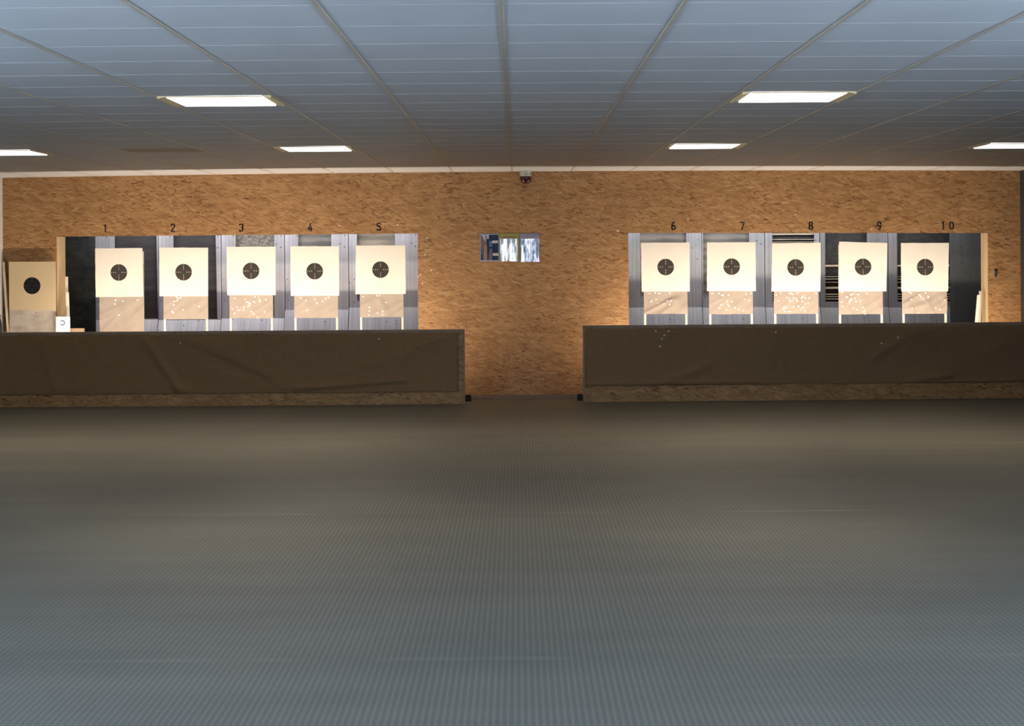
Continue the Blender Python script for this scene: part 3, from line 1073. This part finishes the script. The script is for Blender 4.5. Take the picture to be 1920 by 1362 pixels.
# unseen lights, added to wash the traps with cooler light from above
for k, (a, c) in enumerate(op):
    n = 5
    for q in range(n):
        x = a.x + (c.x - a.x) * (q + 0.5) / n
        area('added_trap_light', (x, 22.25, 2.32), (0, 0.55, -0.83), 0.6, 0.04, TRAP_W, TRAP_COL, 160)

# rubber sheet at far left, dark panel at far right
b = MB()
xa, xb = P(100, 500, 22.7).x, P(178.5, 500, 22.7).x
b.box((xa, 0, 0.0), (xb, 0.02, ZTOP))
o = b.build('rubber_sheet', M['rubber_flat'], loc=(0, 22.7, 0))
tag(o, 'black rubber sheet left of target 1 beside the left opening jamb', 'rubber sheet')
b = MB()
xa, xb = P(1781.5, 500, 22.7).x, P(1849, 500, 22.7).x
b.box((xa, 0, 0.0), (xb - 0.05, 0.02, ZTOP))
b.box((xb - 0.05, -0.015, 0.0), (xb - 0.035, 0.02, ZTOP))
b.box((xb - 0.035, 0, 0.0), (xb, 0.02, ZTOP))
o = b.build('rubber_sheet', M['steel_dark'], loc=(0, 22.7, 0))
tag(o, 'dark grey rubber sheet right of target 10 beside the right opening jamb', 'rubber sheet')

# ------------------------------------------------------------------ clutter at the left end
# leaning spare target: top rests on the wall, foot on the floor
DT0, DB0 = 20.90, 20.86
root = empty('leaning_target', (P(60, 536, 20.88).x, 20.88, 0))
tag(root, 'target toned as unlit, with solid black bullseye leaning on the wall at far left', 'target')
mb = MB()
o0 = card_face(mb, ((16.4, 491.1), (104, 491), (104, 581), (17.3, 581.7)), (60, 536), 20.88, 0.004, 1, 2, 77)
mb.build('target_card', [M['card_dim'], M['ink_dim'], M['print_grey'], M['hole']], root, loc=(0, 0, o0.z))
b = MB()
a, c = P(16.6, 500, 20.88), P(104.2, 500, 20.88)
zlo = P(17, 627, 20.88).z
b.box((a.x - o0.x, 0.011, zlo), (c.x - o0.x, 0.016, P(17, 505, 20.88).z))
q = P(66.6, 586, 20.88)
b.disc((q.x - o0.x, q.z), 0.008, 0.0100, 1, 10)
b.box((q.x - o0.x - 0.02, 0.0102, q.z - 0.040), (q.x - o0.x + 0.018, 0.0108, q.z - 0.032), 2)
o = b.build('backing_sheet', [M['sheet_grey'], M['red'], M['print_grey']], root)
tag(o, 'grimy pale lower sheet')
b = MB()
for xx in (a.x - o0.x + 0.03, c.x - o0.x - 0.06):
    b.box((xx, 0.017, 0.0), (xx + 0.03, 0.04, P(17, 495, 20.88).z))
b.build('post', M['post'], root)

# white card with a blue ring
D_C = 20.80
a, c = P(104.5, 594, D_C), P(131.5, 628, D_C)
root = empty('printed_card', ((a.x + c.x) / 2, D_C, 0))
tag(root, 'white printed card with a blue C-shaped ring at the foot of the left jamb', 'card')
b = MB()
ox = (a.x + c.x) / 2
b.prism([Vector((a.x - ox, 0, 0.0)), Vector((c.x - ox, 0, 0.0)), Vector((c.x - ox, 0, P(131, 594, D_C).z)), Vector((a.x - ox, 0, a.z))], (0, 0.006, 0))
q = P(116.8, 605.7, D_C)
n, ro, ri = 22, 0.032, 0.0215
for k in range(n):
    t0, t1 = math.radians(-140 + 280 * k / n), math.radians(-140 + 280 * (k + 1) / n)
    b.prism([Vector((q.x - ox + rr * math.cos(t), -0.0012, q.z + rr * math.sin(t))) for rr, t in ((ri, t0), (ro, t0), (ro, t1), (ri, t1))], (0, 0.001, 0), 1)
b.box((q.x - ox - 0.02, -0.001, q.z - 0.003), (q.x - ox + 0.010, 0, q.z + 0.003), 2)
for k, (dx, wd) in enumerate(((-0.02, 0.04), (-0.03, 0.07))):
    b.box((q.x - ox + dx, -0.001, q.z - 0.055 - k * 0.016), (q.x - ox + dx + wd, 0, q.z - 0.052 - k * 0.016), 2)
b.build('card_sheet', [M['sheet_white'], M['logo_blue'], M['print_grey']], root)


def leaning_slat(name, top, bot, wpx, D0, D1, th, mat, label, group=None, zfoot=None):
    """top/bot = px of the visible ends' centre; foot reaches the floor"""
    A, B = P(top[0], top[1], D1), P(bot[0], bot[1], D0)
    d = B - A
    s = A.z / (A.z - B.z)
    foot = A + d * s
    wv = wpx * D0 / F / 2
    b = MB()
    pts = [Vector((A.x - wv, A.y, A.z)), Vector((A.x + wv, A.y, A.z)), Vector((foot.x + wv, foot.y, 0)), Vector((foot.x - wv, foot.y, 0))]
    pts = [p - Vector((foot.x, foot.y, 0)) for p in pts]
    b.prism(pts, (0, th, 0))
    o = b.build(name, mat, loc=(foot.x, foot.y, 0))
    tag(o, label, 'slat', group)
    return o


leaning_slat('wooden_slat', (6.0, 491.5), (15.0, 620), 4.6, 20.90, 20.95, 0.02, M['slat'], 'pale wooden slat leaning in the far left corner beside the spare target', 'loose wooden slats')
leaning_slat('wooden_slat', (124.6, 519), (125.5, 615), 5.0, 21.05, 21.06, 0.015, M['slat'], 'narrow slat rising higher against the left jamb, behind the white slat', 'loose wooden slats')
leaning_slat('wooden_slat', (126.0, 548.5), (128.0, 615), 5.5, 20.97, 20.98, 0.015, M['post'], 'white slat in front against the left jamb above the printed card', 'loose wooden slats')
leaning_slat('wooden_slat', (1838.2, 545.8), (1836.5, 605), 4.5, 21.14, 21.145, 0.015, M['slat'], 'taller pale slat against the right jamb beside target 10', 'loose wooden slats')
leaning_slat('wooden_slat', (1835.4, 553.4), (1831, 605), 5.5, 21.07, 21.075, 0.015, M['post'], 'shorter slanting slat at the foot of the right jamb', 'loose wooden slats')

# wood block standing behind the parapet
a, c = P(131.5, 616, 20.9), P(157, 616, 20.9)
b = MB()
b.box((-(c.x - a.x) / 2, 0, 0), ((c.x - a.x) / 2, 0.05, a.z), bev=0.003)
o = b.build('wood_block', M['block'], loc=((a.x + c.x) / 2, 20.9, 0))
tag(o, 'short tan wood block showing just above the left parapet, beside the printed card', 'block')

# dark bag in the corner
p0 = P(2, 622, 20.5)
root = empty('bag', (XL + 0.07, 20.5, 0))
tag(root, 'dark navy bag with crumpled top in the far left corner', 'bag')
b = MB()
prof = [(0.0, 0.0), (0.055, 0.0), (0.062, 0.1), (0.060, 0.5), (0.062, 0.8), (0.058, 0.92), (0.045, 0.98), (0.02, 1.01), (0.0, 1.0)]
b.lathe([(r_, z_) for r_, z_ in prof], 20)
for v in b.bm.verts:
    k = 1 + 0.18 * mnoise.noise((v.co.x * 20, v.co.y * 20, v.co.z * 9))
    v.co.x *= k; v.co.y *= k
b.build('bag_body', M['navy'], root, smooth=True)
b = MB()
b.lathe([(0.0, 1.055), (0.02, 1.06), (0.035, 1.04), (0.045, 1.02), (0.05, 0.99), (0.0, 0.985)], 16)
for v in b.bm.verts:
    k = 1 + 0.4 * mnoise.noise((v.co.x * 40, v.co.y * 40, v.co.z * 30))
    v.co.x *= k; v.co.y *= k
tag(b.build('bag_top', M['tan_sack'], root, smooth=True), 'pale crumpled top')

# ------------------------------------------------------------------ things on the wall
# alarm beacon under the ceiling
D_A = 20.91
p = P(985.6, 324, D_A)
zt = zc(p.x)
root = empty('alarm_beacon', (p.x, D_A, zt))
tag(root, 'grey alarm light with dark red dome under the ceiling above the posters', 'alarm light')
b = MB()
b.lathe([(0.0, 0.0), (0.088, 0.0), (0.086, -0.008), (0.072, -0.016), (0.069, -0.03), (0.069, -0.062), (0.0, -0.062)], 32)
b.build('base', M['alarm_grey'], root, smooth=True)
b = MB()
b.lathe([(0.0, -0.0622), (0.0675, -0.0622), (0.066, -0.085), (0.060, -0.115), (0.052, -0.135), (0.035, -0.142), (0.0, -0.144)], 32)
b.build('dome', M['alarm_red'], root, smooth=True)

# three laminated notices
PO, PS = (890.0, 425.0), 14.77


def zp(x, y):
    return (PO[0] + x / PS, PO[1] + y / PS)


def poster(name, box, base, shapes, label):
    (x0, y0, x1, y1) = box
    A, B = P(*zp(x0, y0), D_W), P(*zp(x1, y1), D_W)
    cx_, cz_ = (A.x + B.x) / 2, B.z
    b = MB()
    mats = [base]
    b.box((A.x - cx_, -0.006, 0), (B.x - cx_, -0.002, A.z - B.z))
    for k, (mat, pts) in enumerate(shapes):
        if mat not in mats:
            mats.append(mat)
        w3 = [P(*zp(u, v), D_W) for u, v in pts]
        b.poly([Vector((q.x - cx_, -0.0062 - 0.00012 * k, q.z - cz_)) for q in w3], mats.index(mat))
    o = b.build(name, mats, loc=(cx_, D_W, cz_))
    tag(o, label, 'notice', 'laminated notices between the openings')


def R(x0, y0, x1, y1):
    return [(x0, y0), (x0, y1), (x1, y1), (x1, y0)]


q_ = {k: laminate('print_' + k, c) for k, c in {
    'pale': (0.30, 0.33, 0.40), 'slate': (0.07, 0.08, 0.10), 'light': (0.36, 0.37, 0.38), 'pink': (0.16, 0.10, 0.09), 'tan': (0.30, 0.18, 0.12),
    'dark': (0.012, 0.014, 0.022), 'navy': (0.006, 0.012, 0.05), 'cream': (0.50, 0.47, 0.40), 'gray': (0.11, 0.11, 0.125),
    'yellow': (0.27, 0.22, 0.045), 'brown': (0.07, 0.045, 0.015), 'mint': (0.30, 0.32, 0.27), 'grey': (0.20, 0.215, 0.28), 'rule': (0.42, 0.16, 0.15),
    'teal': (0.07, 0.12, 0.22), 'white': (0.8, 0.82, 0.9)}.items()}
poster('photo_notice', (140, 205, 682, 968), q_['pale'], [
    (q_['slate'], R(165, 228, 662, 930)), (q_['light'], [(180, 228), (318, 470), (330, 440), (290, 228)]),
    (q_['light'], [(305, 228), (345, 350), (388, 345), (402, 228)]),
    (q_['pink'], [(165, 260), (165, 560), (250, 640), (330, 500), (320, 430)]),
    (q_['tan'], [(262, 600), (245, 930), (345, 930), (338, 480), (300, 480)]),
    (q_['dark'], [(318, 350), (345, 620), (352, 930), (380, 930), (412, 610), (485, 610), (485, 350)]),
    (q_['gray'], [(420, 620), (385, 930), (485, 930), (485, 620)]),
    (q_['navy'], R(400, 228, 655, 390)), (q_['navy'], R(487, 390, 655, 930)),
    (q_['teal'], R(400, 400, 485, 560)),
    (q_['cream'], [(480, 400), (490, 465), (645, 455), (645, 385), (500, 390)]), (q_['cream'], R(500, 738, 655, 810)),
    (q_['dark'], R(170, 800, 235, 830)), (q_['dark'], R(170, 870, 240, 920))],
    'left of three notices, dark photograph with pale labels and a grey border')
poster('yellow_notice', (686, 190, 1238, 965), q_['yellow'], [
    (q_['brown'], [(765, 295), (765, 322), (900, 318), (1150, 308), (1150, 288)]),
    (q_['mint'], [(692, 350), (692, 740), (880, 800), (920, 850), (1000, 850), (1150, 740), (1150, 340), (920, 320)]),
    (q_['tan'], R(790, 805, 900, 830))],
    'middle of three notices, yellow with a shiny pale centre')
poster('grey_notice', (1246, 195, 1788, 976), q_['grey'], [
    (q_['rule'], R(1275, 280, 1500, 294)), (q_['rule'], R(1555, 318, 1735, 332)),
    (q_['teal'], R(1268, 385, 1530, 470)),
    (q_['navy'], [(1268, 590), (1268, 720), (1480, 680), (1630, 690), (1640, 640), (1590, 580), (1500, 570), (1330, 570)]),
    (q_['navy'], R(1268, 720, 1330, 900)), (q_['navy'], R(1370, 800, 1480, 890)), (q_['navy'], R(1590, 700, 1625, 860))],
    'right of three notices, grey with red lines and a dark arch')

# hook on the wall at right
p = P(1866.5, 513, D_W)
b = MB()
b.box((-0.012, -0.008, -0.045), (0.012, -0.0005, 0.045), bev=0.003)
b.box((-0.008, -0.035, -0.040), (0.008, -0.008, -0.022), bev=0.003)
b.box((-0.016, -0.02, 0.005), (0.02, -0.008, 0.035), bev=0.004)
o = b.build('wall_hook', M['hookmetal'], loc=(p.x, D_W, p.z))
tag(o, 'small dark blue-grey hook on the strand board right of the right opening', 'hook')

# ------------------------------------------------------------------ ceiling lights
LIGHTS = [(-3, 6, 'nearer lit ceiling panel on the left'), (2, 6, 'nearer lit ceiling panel on the right'),
          (-3, 14, 'farther lit ceiling panel above numbers 4 and 5'), (2, 14, 'farther lit ceiling panel above number 6'),
          (-7, 14, 'lit ceiling panel cut by the left edge of the photo'), (6, 14, 'lit ceiling panel cut by the right edge of the photo')]
for kx, ky, lab in LIGHTS:
    x0, x1 = XCOL0 + XCOL * kx + 0.010, XCOL0 + XCOL * (kx + 1) - 0.010
    y0, y1 = YROW0 + YROW * ky + 0.003, YROW0 + YROW * (ky + 1) - 0.003
    cx_, cy_ = (x0 + x1) / 2, (y0 + y1) / 2
    z = min(zc(x0), zc(x1))
    root = empty('ceiling_light', (cx_, cy_, z))
    tag(root, lab, 'ceiling light', 'square ceiling lights')
    hx, hy = (x1 - x0) / 2, (y1 - y0) / 2
    ins = 0.055
    b = MB()
    for sg in (-1, 1):
        xa, xb = sg * hx, sg * (hx - ins)
        pts = [Vector((xa, -hy, -0.016)), Vector((xb, -hy, -0.002)), Vector((xb, -hy, 0.002)), Vector((xa, -hy, 0.002))]
        b.prism(pts, (0, 2 * hy, 0))
        b.box((-hx + ins, sg * hy - (0.003 if sg > 0 else 0), -0.008), (hx - ins, sg * hy + (0.003 if sg < 0 else 0), 0.0))
    b.build('frame', M['lightframe'], root)
    b = MB()
    b.box((-hx + ins, -hy + 0.004, -0.011), (hx - ins, hy - 0.004, 0.001), bev=0.001)
    b.build('diffuser', M['diffuser'], root)
    area('ceiling_lamp', (cx_, cy_, z - 0.013), (0, 0, -1), 0.56, 0.58, CEIL_W, CEIL_COL, 125)
